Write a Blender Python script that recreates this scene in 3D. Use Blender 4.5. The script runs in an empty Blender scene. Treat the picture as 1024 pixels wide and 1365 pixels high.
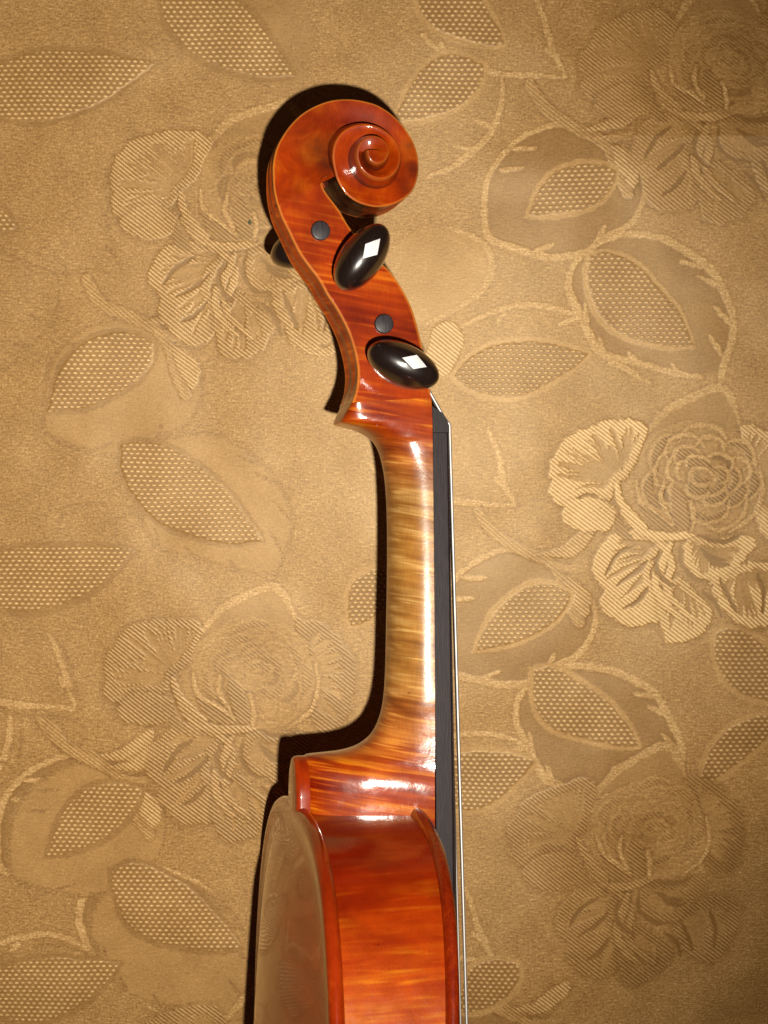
import bpy, bmesh, math, random
import numpy as np
from mathutils import Matrix, Vector

# ------------------------------------------------------------------ camera, world, light
S = bpy.context.scene
COL = S.collection
HC = 0.66                 # camera height above the cloth (m)
FPX = 2407.0              # focal length in pixels of the 1024 x 1365 photograph
MM = 0.001
cd = bpy.data.cameras.new('camera')
cam = bpy.data.objects.new('camera', cd)
COL.objects.link(cam)
cam.location = (0, 0, HC)
cd.sensor_fit = 'VERTICAL'
cd.sensor_height = 24.0
cd.lens = 24.0 * FPX / 1365.0
cd.clip_start = 0.01
cd.clip_end = 20
S.camera = cam
S.view_settings.view_transform = 'Standard'
S.view_settings.look = 'None'
S.view_settings.exposure = 0
S.view_settings.gamma = 1

w = bpy.data.worlds.new('World')
S.world = w
w.use_nodes = True
bg = w.node_tree.nodes['Background']
bg.inputs[0].default_value = (1.0, 0.62, 0.42, 1)
bg.inputs[1].default_value = 0.03

# the flash of the camera: a small source a few centimetres right of and below the lens, with a soft-edged beam
fl = bpy.data.lights.new('camera_flash', 'SPOT')
fl.energy = 19.8
fl.color = (1.0, 0.93, 0.80)
fl.shadow_soft_size = 0.0055
fl.spot_size = math.radians(73)
fl.spot_blend = 1.0
fo = bpy.data.objects.new('camera_flash', fl)
COL.objects.link(fo)
fo.location = (0.034, -0.052, HC + 0.004)
fo.rotation_euler = (Vector((-0.125, 0.012, 0)) - fo.location).to_track_quat('-Z', 'Y').to_euler()

# ------------------------------------------------------------------ violin placement
ROLL, PITCH = math.radians(11.0), math.radians(0.5)
cr, sr, cp, sp = math.cos(ROLL), math.sin(ROLL), math.cos(PITCH), math.sin(PITCH)
YL = Vector((0, cp, -sp))
ZL = Vector((sr, sp * cr, cp * cr))
XL = YL.cross(ZL)
H0 = 0.0825
u0, v0 = 492.0, 1080.0
P0 = Vector(((u0 - 512) / FPX * (HC - H0), (682.5 - v0) / FPX * (HC - H0), H0))
MV = Matrix(((XL.x, YL.x, ZL.x, P0.x), (XL.y, YL.y, ZL.y, P0.y), (XL.z, YL.z, ZL.z, P0.z), (0, 0, 0, 1)))
MI = MV.inverted()
CL = MI @ Vector((0, 0, HC))
M3 = MI.to_3x3()

def px(u, v, z):
    """photo point -> violin-local (x, y) in mm on the plane local z = z mm"""
    d = M3 @ Vector(((u - 512) / FPX, (682.5 - v) / FPX, -1))
    t = (z * MM - CL.z) / d.z
    return ((CL.x + d.x * t) / MM, (CL.y + d.y * t) / MM)

# ------------------------------------------------------------------ helpers
def empty(name, loc=(0, 0, 0)):
    o = bpy.data.objects.new(name, None)
    COL.objects.link(o)
    o.location = loc
    o.empty_display_size = 0.02
    return o

def mesh_obj(name, verts, faces, mat, parent=None, smooth=True, angle=40, scale=MM, attrs=None):
    me = bpy.data.meshes.new(name)
    me.from_pydata([(a[0] * scale, a[1] * scale, a[2] * scale) for a in verts], [], faces)
    me.validate()
    bm = bmesh.new()
    bm.from_mesh(me)
    bmesh.ops.recalc_face_normals(bm, faces=bm.faces)
    bm.to_mesh(me)
    bm.free()
    if attrs:
        for k, vals in attrs.items():
            a = me.attributes.new(k, 'FLOAT', 'POINT')
            a.data.foreach_set('value', vals)
    if smooth:
        me.shade_smooth()
        me.set_sharp_from_angle(angle=math.radians(angle))
    me.materials.append(mat)
    o = bpy.data.objects.new(name, me)
    COL.objects.link(o)
    if parent:
        o.parent = parent
    return o

def grid_faces(rows, cols, close_r=False, close_c=False, off=0):
    f = []
    for i in range(rows if close_r else rows - 1):
        for j in range(cols if close_c else cols - 1):
            a = off + i * cols + j
            b = off + i * cols + (j + 1) % cols
            c = off + ((i + 1) % rows) * cols + (j + 1) % cols
            d = off + ((i + 1) % rows) * cols + j
            f.append((a, b, c, d))
    return f

def catmull(pts, n):
    """dense smooth polyline through points (any dimension)"""
    P = [np.array(p, float) for p in pts]
    P = [2 * P[0] - P[1]] + P + [2 * P[-1] - P[-2]]
    out = []
    for i in range(1, len(P) - 2):
        p0, p1, p2, p3 = P[i - 1:i + 3]
        for k in range(n):
            t = k / n
            out.append(0.5 * (2 * p1 + (p2 - p0) * t + (2 * p0 - 5 * p1 + 4 * p2 - p3) * t * t + (3 * p1 - p0 - 3 * p2 + p3) * t ** 3))
    out.append(P[-2])
    return np.array(out)

# ------------------------------------------------------------------ materials
class NT:
    def __init__(s, name):
        s.m = bpy.data.materials.new(name)
        s.m.use_nodes = True
        s.t = s.m.node_tree
        s.b = s.t.nodes['Principled BSDF']
    def n(s, kind, **kw):
        nd = s.t.nodes.new(kind)
        for k, v in kw.items():
            if k.startswith('_'):
                setattr(nd, k[1:], v)
            else:
                nd.inputs[k.replace('__', ' ')].default_value = v
        return nd
    def l(s, a, b):
        s.t.links.new(a, b)
    def math(s, op, a, b=None, c=None, clamp=False):
        nd = s.t.nodes.new('ShaderNodeMath')
        nd.operation = op
        nd.use_clamp = clamp
        for i, x in enumerate((a, b, c)):
            if x is None:
                continue
            if isinstance(x, (int, float)):
                nd.inputs[i].default_value = x
            else:
                s.l(x, nd.inputs[i])
        return nd.outputs[0]
    def mix(s, fac, a, b, mode='MIX'):
        nd = s.t.nodes.new('ShaderNodeMix')
        nd.data_type = 'RGBA'
        nd.blend_type = mode
        for sock, x in ((nd.inputs[0], fac), (nd.inputs[6], a), (nd.inputs[7], b)):
            if isinstance(x, (int, float)):
                sock.default_value = x
            elif isinstance(x, tuple):
                sock.default_value = (*x, 1)
            else:
                s.l(x, sock)
        return nd.outputs[2]
    def ramp(s, fac, stops, interp='LINEAR'):
        nd = s.t.nodes.new('ShaderNodeValToRGB')
        nd.color_ramp.interpolation = interp
        e = nd.color_ramp.elements
        while len(e) < len(stops):
            e.new(0.5)
        for el, (p, c) in zip(e, stops):
            el.position = p
            el.color = (*c, 1) if isinstance(c, tuple) else (c, c, c, 1)
        s.l(fac, nd.inputs[0])
        return nd.outputs[0]
    def coords(s, rot=(0, 0, 0), scale=(1, 1, 1), loc=(0, 0, 0)):
        tc = s.t.nodes.new('ShaderNodeTexCoord')
        mp = s.n('ShaderNodeMapping', Location=loc, Rotation=rot, Scale=scale)
        s.l(tc.outputs['Object'], mp.inputs[0])
        return mp.outputs[0]
    def noise(s, vec, scale, detail=3, rough=0.5, dist=0):
        nd = s.n('ShaderNodeTexNoise', Scale=scale, Detail=detail, Roughness=rough, Distortion=dist)
        s.l(vec, nd.inputs['Vector'])
        return nd.outputs[0]

def maple(name, dark, mid, light, flame_deg=-9, flame_scale=300, stretch=(0.045, 1, 0.09), contrast=1.0,
          coat=0.8, rough=0.4, bump=0.2, worn=None, blotch=0.35, edge=None, fade=None, sheen_rough=0.055):
    """flamed maple under tinted varnish; coordinates in metres, local to the violin"""
    N = NT(name)
    v = N.coords(rot=(0, 0, math.radians(-flame_deg)))
    v = v  # rotated
    mp = N.n('ShaderNodeMapping', Scale=stretch)
    N.l(v, mp.inputs[0])
    f1 = N.noise(mp.outputs[0], flame_scale, 2, 0.55, 0.35)
    mp2 = N.n('ShaderNodeMapping', Scale=(stretch[0] * 1.8, 0.32, stretch[2]), Location=(3.1, 0.7, 0.2))
    N.l(v, mp2.inputs[0])
    f2 = N.noise(mp2.outputs[0], flame_scale, 2, 0.5, 0.3)
    fsum = N.math('ADD', N.math('MULTIPLY', f1, 0.62), N.math('MULTIPLY', f2, 0.38))
    mp3 = N.n('ShaderNodeMapping', Scale=(stretch[0] * 1.3, 1.0, stretch[2]), Rotation=(0, 0, math.radians(5)), Location=(0.2, 1.7, 0.5))
    N.l(v, mp3.inputs[0])
    f3 = N.noise(mp3.outputs[0], flame_scale * 2.1, 1, 0.5, 0.2)
    f3 = N.math('MULTIPLY', N.math('SUBTRACT', f3, 0.55, clamp=True), 2.6 * min(1.0, contrast) ** 2)
    fc = N.math('ADD', N.math('MULTIPLY', N.math('SUBTRACT', fsum, 0.5), 1.9 * contrast), 0.44)
    fc = N.math('ADD', fc, f3, clamp=True)
    if fade:
        # the figure dies out towards the volute, where the wood is cut across the grain
        tcf = N.t.nodes.new('ShaderNodeTexCoord')
        sf = N.t.nodes.new('ShaderNodeSeparateXYZ')
        N.l(tcf.outputs['Object'], sf.inputs[0])
        kf = N.math('DIVIDE', N.math('SUBTRACT', N.math('MULTIPLY', sf.outputs[1], 1000.0), fade[0]), fade[1] - fade[0], clamp=True)
        cl = N.noise(N.coords(loc=(0.5, 0.1, 0.4)), 95, 3, 0.55, 0.6)
        c2 = N.math('ADD', N.math('MULTIPLY', N.math('SUBTRACT', cl, 0.5), 1.1), 0.45, clamp=True)
        fc = N.math('ADD', N.math('MULTIPLY', fc, N.math('SUBTRACT', 1.0, kf)), N.math('MULTIPLY', c2, kf))
    col = N.ramp(fc, [(0.12, dark), (0.5, mid), (0.86, light)])
    if worn:
        # varnish rubbed away from the handled part of the neck, by local y
        tc = N.t.nodes.new('ShaderNodeTexCoord')
        sx = N.t.nodes.new('ShaderNodeSeparateXYZ')
        N.l(tc.outputs['Object'], sx.inputs[0])
        wn = N.noise(N.coords(), 70, 3)
        y = N.math('ADD', N.math('MULTIPLY', sx.outputs[1], 1000.0), N.math('MULTIPLY', N.math('SUBTRACT', wn, 0.5), 14))
        (a0, a1, b0, b1, d2, m2, l2) = worn
        up = N.math('DIVIDE', N.math('SUBTRACT', y, a0), a1 - a0, clamp=True)
        dn = N.math('SUBTRACT', 1.0, N.math('DIVIDE', N.math('SUBTRACT', y, b0), b1 - b0, clamp=True))
        k = N.math('MULTIPLY', up, dn)
        col2 = N.ramp(fc, [(0.1, d2), (0.48, m2), (0.85, l2)])
        col = N.mix(k, col, col2)
        k_worn = k
    # fine lengthwise grain and pores
    g = N.noise(N.coords(scale=(1.0, 0.09, 1.0)), 2600, 2, 0.6)
    col = N.mix(0.35, col, N.ramp(g, [(0.3, 0.55), (0.62, 1.0)]), 'MULTIPLY')
    # blotches of thicker varnish
    b = N.noise(N.coords(loc=(1.3, 0.2, 0.9)), 55, 3, 0.6)
    col = N.mix(blotch, col, N.ramp(b, [(0.34, (0.36, 0.24, 0.2)), (0.60, (1, 1, 1))]), 'MULTIPLY')
    # a few dark specks
    sp_ = N.noise(N.coords(loc=(0.3, 0.8, 0.1)), 330, 1)
    col = N.mix(1.0, col, N.ramp(sp_, [(0.165, (0.4, 0.2, 0.12)), (0.21, (1, 1, 1))]), 'MULTIPLY')
    if edge:
        at = N.t.nodes.new('ShaderNodeAttribute')
        at.attribute_name = 'edge'
        en = N.noise(N.coords(), 160, 3)
        ek = N.math('MULTIPLY', at.outputs['Fac'], N.math('ADD', 0.35, en), clamp=True)
        col = N.mix(ek, col, edge)
    at2 = N.t.nodes.new('ShaderNodeAttribute')
    at2.attribute_name = 'darkening'
    sn = N.noise(N.coords(scale=(1, 1, 0.4)), 420, 3)
    col = N.mix(N.math('MULTIPLY', at2.outputs['Fac'], N.math('ADD', 0.55, sn), clamp=True), col, (0.05, 0.015, 0.006))  # darker by attribute: stained throat, turn grooves, pegbox inside, grime patches
    N.l(col, N.b.inputs['Base Color'])
    N.b.inputs['Specular IOR Level'].default_value = 0.1
    N.b.inputs['Roughness'].default_value = rough
    N.l(N.math('MULTIPLY', N.math('SUBTRACT', 1.15, N.math('POWER', at2.outputs['Fac'], 2.0), clamp=True), coat), N.b.inputs['Coat Weight'])
    N.b.inputs['Coat IOR'].default_value = 1.52
    rn = N.noise(N.coords(), 240, 4, 0.6)
    N.l(N.math('ADD', (N.math('ADD', sheen_rough, N.math('MULTIPLY', k_worn, 0.13)) if worn else sheen_rough), N.math('MULTIPLY', N.math('SUBTRACT', rn, 0.42, clamp=True), 0.35)), N.b.inputs['Coat Roughness'])
    # orange-peel in the varnish
    o1 = N.noise(N.coords(), 900, 3, 0.6)
    o2 = N.noise(N.coords(), 120, 2, 0.5)
    h = N.math('ADD', N.math('MULTIPLY', o1, 0.35), o2)
    bp = N.n('ShaderNodeBump', Strength=bump, Distance=0.0006)
    N.l(h, bp.inputs['Height'])
    N.l(bp.outputs[0], N.b.inputs['Coat Normal'])
    bp2 = N.n('ShaderNodeBump', Strength=bump * 0.6, Distance=0.0003)
    N.l(o1, bp2.inputs['Height'])
    N.l(bp2.outputs[0], N.b.inputs['Normal'])
    return N.m

M_HEAD = maple('varnished_maple_head', (0.22, 0.010, 0.0006), (0.46, 0.048, 0.001), (0.72, 0.16, 0.006), flame_deg=-9,
               flame_scale=330, edge=(0.74, 0.24, 0.03), contrast=0.9, blotch=0.6, bump=0.13, fade=(178, 198))
M_VOL = M_HEAD
M_NECK = maple('worn_maple_neck', (0.22, 0.010, 0.001), (0.48, 0.060, 0.002), (0.76, 0.21, 0.008), flame_deg=-9,
               flame_scale=400, contrast=1.15, blotch=0.5, bump=0.13, rough=0.42, sheen_rough=0.11,
               worn=(16, 46, 100, 122, (0.27, 0.095, 0.017), (0.50, 0.22, 0.042), (0.78, 0.46, 0.14)))
M_RIB = maple('varnished_maple_rib', (0.20, 0.004, 0.0005), (0.32, 0.012, 0.0006), (0.43, 0.035, 0.001), flame_deg=2,
              flame_scale=330, stretch=(0.08, 1, 0.1), contrast=0.62, blotch=0.5,
              worn=(-900, -899, -40, -4, (0.36, 0.020, 0.0006), (0.56, 0.082, 0.002), (0.80, 0.26, 0.009)))
M_BACK = maple('varnished_maple_back', (0.20, 0.010, 0.001), (0.36, 0.03, 0.002), (0.50, 0.07, 0.004), flame_deg=0,
               flame_scale=180, stretch=(1, 1, 0.12), contrast=0.45, bump=0.02, coat=1.0, rough=0.25, sheen_rough=0.035)
M_TOP = maple('varnished_spruce_top', (0.17, 0.008, 0.001), (0.27, 0.02, 0.001), (0.38, 0.04, 0.002), flame_deg=0,
              flame_scale=500, stretch=(1, 0.04, 1.6), contrast=0.7, bump=0.12, coat=1.0)

def ebony(name, base=(0.012, 0.008, 0.008), rough=0.32, coat=0.3, crough=0.06, grain=0.6, bump=0.1):
    N = NT(name)
    g = N.noise(N.coords(scale=(1, 0.05, 1)), 3200, 3, 0.6)
    c = N.ramp(g, [(0.35, tuple(b * (1 - 0.5 * grain) for b in base)), (0.7, tuple(b * (1 + 1.6 * grain) for b in base))])
    N.l(c, N.b.inputs['Base Color'])
    N.b.inputs['Roughness'].default_value = rough
    N.b.inputs['Specular IOR Level'].default_value = 0.5 if coat > 0.5 else 0.3
    N.b.inputs['Coat Weight'].default_value = coat
    N.b.inputs['Coat Roughness'].default_value = crough
    bp = N.n('ShaderNodeBump', Strength=bump, Distance=0.0002)
    N.l(g, bp.inputs['Height'])
    N.l(bp.outputs[0], N.b.inputs['Normal'])
    return N.m
M_PEG = ebony('polished_ebony', (0.012, 0.006, 0.005), 0.31, 1.0, 0.16, 0.5, 0.06)
M_BOARD = ebony('matt_ebony_board', (0.018, 0.011, 0.013), 0.5, 0.0, 0.3, 0.6, 0.2)
M_NUT = ebony('matt_ebony_nut', (0.016, 0.011, 0.012), 0.5, 0.0, 0.3, 0.4, 0.2)
M_PEGEND = ebony('cut_ebony_end', (0.026, 0.021, 0.024), 0.5, 0.15, 0.3, 0.6, 0.5)

def simple(name, col, rough=0.4, metal=0.0, noise_amt=0.12, nscale=900):
    N = NT(name)
    g = N.noise(N.coords(), nscale, 3)
    N.l(N.ramp(g, [(0.3, tuple(c * (1 - noise_amt) for c in col)), (0.7, tuple(min(1, c * (1 + noise_amt)) for c in col))]), N.b.inputs['Base Color'])
    N.b.inputs['Roughness'].default_value = rough
    N.b.inputs['Metallic'].default_value = metal
    return N.m
M_GLINT = simple('white_glint', (0.86, 0.84, 0.86), 0.35)  # white of the added plates that stand in for reflections on the pegs
M_INNER = simple('bare_maple_inside', (0.16, 0.07, 0.03), 0.7, 0, 0.4, 400)
M_BRIDGE = simple('bare_maple_bridge', (0.55, 0.36, 0.18), 0.55)
M_LINT = simple('green_lint', (0.10, 0.11, 0.06), 0.9)

def wound(name, col):
    N = NT(name)
    tc = N.t.nodes.new('ShaderNodeTexCoord')
    wv = N.n('ShaderNodeTexWave', Scale=900.0)
    wv.bands_direction = 'Y'
    N.l(tc.outputs['Object'], wv.inputs[0])
    N.b.inputs['Base Color'].default_value = (*col, 1)
    N.b.inputs['Metallic'].default_value = 0.8
    N.b.inputs['Roughness'].default_value = 0.5
    bp = N.n('ShaderNodeBump', Strength=0.15, Distance=0.00005)
    N.l(wv.outputs[1], bp.inputs['Height'])
    N.l(bp.outputs[0], N.b.inputs['Normal'])
    return N.m
M_STR = wound('silver_wound_string', (0.62, 0.58, 0.56))
M_STR2 = wound('dark_wound_string', (0.26, 0.24, 0.24))

# ------------------------------------------------------------------ the violin
violin = empty('violin')
violin.matrix_world = MV
violin['label'] = 'orange-red varnished violin lying on its side with scroll and ebony pegs upward in the picture'
violin['category'] = 'violin'

# half width of the head (mm) as a straight taper along local y
yn = px(575, 552, 12)[1]
yt = px(380, 290, 9.5)[1]
def zc(y):
    return 12.3 + (9.6 - 12.3) * (y - yn) / (yt - yn)

def px_zc(u, v):
    z = 11.0
    for _ in range(4):
        x, y = px(u, v, z)
        z = zc(y)
    return x, y, z

# ---- spiral edge of the volute and back of the head
back_px = [(469.5, 536.5), (475, 519), (477, 498), (475, 480), (471, 463), (466, 447), (459, 431), (448, 411),
           (436, 393), (425, 373), (412, 356), (400, 339), (391, 322), (383, 305), (376, 291)]
spiral_px = [(370.5, 276, 9.3), (365.5, 255, 8.8), (364, 235, 8.3), (364.5, 215, 7.8), (371, 192, 7.3), (387, 167, 6.8), (408, 148, 6.4), (437, 135, 6.1),
             (466, 132, 6.1), (495, 137, 6.3), (514, 146, 6.6), (530, 159, 6.9), (543, 175, 7.3), (553, 193, 7.7), (558, 213, 8.2),
             (557, 236, 8.8), (548, 257, 9.4), (529, 270.5, 10), (504, 276, 10.5), (479, 270.5, 11), (461, 258, 11.4), (450, 240, 11.8),
             (444.5, 219, 12.2), (443.5, 204, 12.5), (447, 189, 12.8), (457, 175, 13.1), (472, 167, 13.4), (489, 165, 13.7), (507, 170, 14.1),
             (522, 181, 14.5), (532, 197, 14.9), (534, 213, 15.3), (529, 227, 15.7), (519.5, 236, 16), (507, 239, 16.3), (493.5, 235.5, 16.6),
             (481.5, 225, 16.9), (475.5, 210.5, 17.2), (476.5, 197, 17.6), (484, 185.5, 18), (495, 180.5, 18.4), (507, 183, 18.8),
             (516.5, 192, 19.1), (519, 203, 19.4), (514, 213.5, 19.6), (504.5, 218.5, 19.8), (496, 216, 19.9), (490.5, 209, 20), (489, 200, 20)]
back_pts = [px_zc(*p) for p in back_px]
zj = back_pts[-1][2]
spiral_px = [(u, v, z + max(0.0, z - 10.5) * 0.2) for u, v, z in spiral_px]
sp0 = [px(u, v, z) + (z,) for u, v, z in spiral_px]
allp = back_pts + sp0
curve = catmull(allp, 8)                       # x, y, z(half width)
nb = len(back_px) * 8                          # index where the spiral part starts
eye = np.array(px(503.5, 201, 19.7))
rel = curve[:, :2] - eye
ang = np.unwrap(np.arctan2(rel[:, 1], rel[:, 0]))
rad = np.hypot(rel[:, 0], rel[:, 1])
# ribbon start: the ray through the throat
tx, ty = px(436, 240, 9)
a_t = math.atan2(ty - eye[1], tx - eye[0])
while a_t > ang[nb] + math.pi: a_t -= 2 * math.pi
while a_t < ang[nb] - math.pi: a_t += 2 * math.pi
# clockwise travel: angle decreasing
i0 = nb - 16 + int(np.argmin(np.abs(ang[nb - 16:nb + 30] - a_t)))
spi = slice(i0, len(curve))
sa, srd, sz = ang[i0:], rad[i0:], curve[i0:, 2]
def interp_r(a):
    return np.interp(-a, -sa, srd)
def interp_z(a):
    return np.interp(-a, -sa, sz)
a_end = sa[-1]
# outward normals along the curve
tan = np.gradient(curve[:, :2], axis=0)
tan /= np.linalg.norm(tan, axis=1)[:, None]
nrm = np.stack([-tan[:, 1], tan[:, 0]], 1)     # travelling up the back: outward is to the left
# ---- the two side faces of the volute
V, F, E = [], [], []
DARK = {}
NR = 9
def turn_k(k):
    return (sa[0] - sa[k]) / (2 * math.pi)
GRIME = [(px(u, v, 7), r, a) for u, v, r, a in ((412, 205, 4.0, .28), (436, 222, 3.0, .4), (392, 178, 4.0, .22), (551, 226, 2.6, .5), (546, 195, 1.1, .6), (540, 250, 3.0, .35), (425, 190, 4, .3))]
def add_ribbon(sign):
    base = len(V)
    n = len(sa)
    for k in range(n):
        a, r, z = sa[k], srd[k], sz[k]
        a2 = a - 2 * math.pi
        inner_is_wall = a2 > a_end
        if inner_is_wall:
            ri = interp_r(a2) - 0.2
        else:
            ri = 0.0
        bev = 0.45
        rows = [(r - 0.0, z - bev, 0.9), (r - bev * 0.35, z - bev * 0.3, 0.9), (r - bev, z, 0.6), (r - bev - 0.3, z - 0.01, 0.0)]
        rr0 = r - bev - 0.3
        for t in (0.22, 0.45, 0.68, 0.87, 1.0):
            rr = rr0 + (ri - rr0) * t
            if inner_is_wall:
                dip = (0.9 + 1.6 * max(0, min(1, (turn_k(k) - 1.0) * 2))) * min(1.0, turn_k(k) * 5) * math.sin(math.pi * min(t, 1) * 0.55) ** 1.5
                wz = 0.0
            else:
                dip = 0.25 * math.sin(math.pi * t * 0.5)
            rows.append((rr, z - dip, 0.0))
        for rr, zz, e in rows:
            V.append((eye[0] + math.cos(a) * rr, eye[1] + math.sin(a) * rr, sign * zz))
            E.append(e * max(0.3, 1 - 0.5 * turn_k(k)))
            gx, gy = V[-1][0], V[-1][1]
            if turn_k(k) < 0.98:
                g_ = sum(a_ * math.exp(-((gx - p_[0]) ** 2 + (gy - p_[1]) ** 2) / (r_ * r_)) for p_, r_, a_ in GRIME)
                DARK[len(V) - 1] = 0.75 * g_
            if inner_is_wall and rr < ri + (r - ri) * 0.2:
                DARK[len(V) - 1] = DARK.get(len(V) - 1, 0) + (0.7 if rr <= ri + 0.01 else 0.3) * min(1.0, turn_k(k) * 4)  # darker towards the inner wall of the turn
    F.extend(grid_faces(n, NR, off=base))
add_ribbon(1)
add_ribbon(-1)
# ---- band of the volute: fluted over the outer turn, plain and slightly undercut in the inner turns
NB = 25
base = len(V)
n = len(sa)
turn = (sa[0] - sa) / (2 * math.pi)
for k in range(n):
    gi = i0 + k
    z = sz[k] - 0.45
    fl = 1.15 * max(0.0, min(1.0, (1.15 - turn[k]) * 3))
    inner = max(0.0, min(1.0, (turn[k] - 0.95) * 4))
    for j in range(NB):
        t = -1 + 2 * j / (NB - 1)
        off = -fl * abs(math.sin(math.pi * t)) ** 0.9 + inner * (1.9 * (1 - abs(t) ** 3))
        e = 0.5 if j in (0, NB - 1) else 0.0
        V.append((curve[gi, 0] + nrm[gi, 0] * off, curve[gi, 1] + nrm[gi, 1] * off, t * z))
        E.append(e)
        DARK[len(V) - 1] = max(0.0, 1 - abs(turn[k] - 0.93) / 0.22) * (1 if abs(t) < 0.93 else 0.3)
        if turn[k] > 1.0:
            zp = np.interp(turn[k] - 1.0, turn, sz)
            DARK[len(V) - 1] = 0.42 * max(0.0, min(1.0, 1.25 - (abs(t) * z - zp) / 2.2)) * min(1, (turn[k] - 1.0) * 4 + 0.4) + (DARK[len(V) - 1] if turn[k] < 1.15 else 0) * 0.6
F.extend(grid_faces(n, NB, off=base))
scroll = mesh_obj('scroll', V, F, M_VOL, violin, angle=32, attrs={'edge': E, 'darkening': [min(1, 1.6 * DARK.get(i, 0)) for i in range(len(V))]})

# ---- pegbox: fluted back + two cheeks
V, F, E = [], [], []
nbk = i0 + 1
for k in range(nbk):
    x, y, zz = curve[k]
    z = zz - 0.45
    fade = min(1.0, k / 14.0)
    for j in range(NB):
        t = -1 + 2 * j / (NB - 1)
        off = -1.15 * fade * abs(math.sin(math.pi * t)) ** 0.9
        # the band curls inwards a little at the chin
        V.append((x + nrm[k, 0] * off, y + nrm[k, 1] * off, t * z))
        E.append(0.5 if j in (0, NB - 1) else 0.0)
F.extend(grid_faces(nbk, NB))
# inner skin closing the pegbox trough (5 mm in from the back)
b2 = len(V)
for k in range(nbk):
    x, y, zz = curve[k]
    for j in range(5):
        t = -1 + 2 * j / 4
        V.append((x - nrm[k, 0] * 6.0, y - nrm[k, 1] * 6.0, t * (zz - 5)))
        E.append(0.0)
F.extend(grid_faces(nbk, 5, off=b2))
pegbox = mesh_obj('pegbox', V, F, M_HEAD, violin, angle=50, attrs={'edge': E, 'darkening': [0.0] * b2 + [0.9] * (len(V) - b2)})

front_px = [(439, 238), (433, 238), (430.5, 243), (432, 251), (439, 262), (452, 279), (464.5, 300), (478, 318), (495, 335), (506, 348), (521.5, 363), (537, 386),
            (549, 410), (557, 436), (563, 460), (568, 480), (572, 505), (575, 530)]
front = [px_zc(*p)[:2] for p in front_px]
front = [tuple(p) for p in catmull(front, 4)]
cheek_outline = [tuple(curve[k, :2]) for k in range(0, nbk, 2)]
if (nbk - 1) % 2:
    cheek_outline.append(tuple(curve[nbk - 1, :2]))
nseam = 6
pa, pb = np.array(cheek_outline[-1]), np.array(front[0])
seam1 = [tuple(pa + (pb - pa) * t) for t in np.linspace(0, 1, nseam + 2)[1:-1]]
pa, pb = np.array(front[-1]), np.array(cheek_outline[0])
seam2 = [tuple(pa + (pb - pa) * t) for t in np.linspace(0, 1, nseam + 2)[1:-1]]
poly = cheek_outline + seam1 + front + seam2
flat = set(range(len(cheek_outline), len(cheek_outline) + nseam + 1)) | set(range(len(poly) - nseam - 1, len(poly)))
def inset_poly(P, d):
    P = np.array(P)
    A = np.roll(P, 1, 0); B = np.roll(P, -1, 0)
    t1 = P - A; t2 = B - P
    t1 /= np.linalg.norm(t1, axis=1)[:, None] + 1e-9
    t2 /= np.linalg.norm(t2, axis=1)[:, None] + 1e-9
    t = t1 + t2
    t /= np.linalg.norm(t, axis=1)[:, None] + 1e-9
    area = 0.5 * np.sum(P[:, 0] * np.roll(P[:, 1], -1) - np.roll(P[:, 0], -1) * P[:, 1])
    s = 1 if area > 0 else -1
    nn = np.stack([-t[:, 1], t[:, 0]], 1) * s
    return P + nn * d
from mathutils.geometry import tessellate_polygon
for sign in (1, -1):
    V, F, E = [], [], []
    rings = [(0.0, -5.0, 0.0), (0.0, -2.0, 0.0), (0.0, -0.45, 0.9), (0.16, -0.14, 1.0), (0.45, 0.0, 0.8), (0.95, 0.0, 0.0)]
    m = len(poly)
    for d, dz, e in rings:
        Q = inset_poly(poly, d)
        QI = inset_poly(poly, 2.2)
        for qi, (x, y) in enumerate(Q):
            if qi < len(cheek_outline) and dz < -1 and 2 <= qi < len(cheek_outline) - 1:
                # behind the fluted back the cheek is set in, so that the flutes run free
                V.append((QI[qi][0], QI[qi][1], sign * (zc(y) + (dz if dz < -3 else -0.8))))
                E.append(0)
                continue
            if qi in (0, len(cheek_outline) - 1):
                kk = 0 if qi == 0 else nbk - 1
                x, y = curve[kk, 0] - nrm[kk, 0] * d, curve[kk, 1] - nrm[kk, 1] * d
                V.append((x, y, sign * (zc(y) + dz)))
                E.append(e * 0.8)
            elif qi in flat:
                x, y = poly[qi]
                x, y = x + (Q[qi][0] - x) * 0.05, y + (Q[qi][1] - y) * 0.05
                V.append((x, y, sign * (zc(y) + (dz if dz < -1 else 0))))
                E.append(0)
            else:
                V.append((x, y, sign * (zc(y) + dz)))
                E.append(e * 0.8)
    F = grid_faces(len(rings), m, close_c=True)
    last = (len(rings) - 1) * m
    tri = tessellate_polygon([[Vector((V[last + i][0], V[last + i][1], 0)) for i in range(m)]])
    F += [tuple(last + i for i in t) for t in tri]
    tri0 = tessellate_polygon([[Vector((V[i][0], V[i][1], 0)) for i in range(m)]])
    F += [tuple(i for i in t) for t in tri0]
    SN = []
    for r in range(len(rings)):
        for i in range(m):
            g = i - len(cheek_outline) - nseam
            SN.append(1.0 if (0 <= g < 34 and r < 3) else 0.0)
    mesh_obj('cheek', V, F, M_HEAD, pegbox, angle=30, attrs={'edge': E, 'darkening': SN})

# ---- neck and heel
ZG = 11.9
def fpt(v, z):
    u = np.interp(v, [530, 545, 560, 850, 1107], [575, 575.8, 576.5, 580, 580.5])
    return px(u, v, z)
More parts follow.
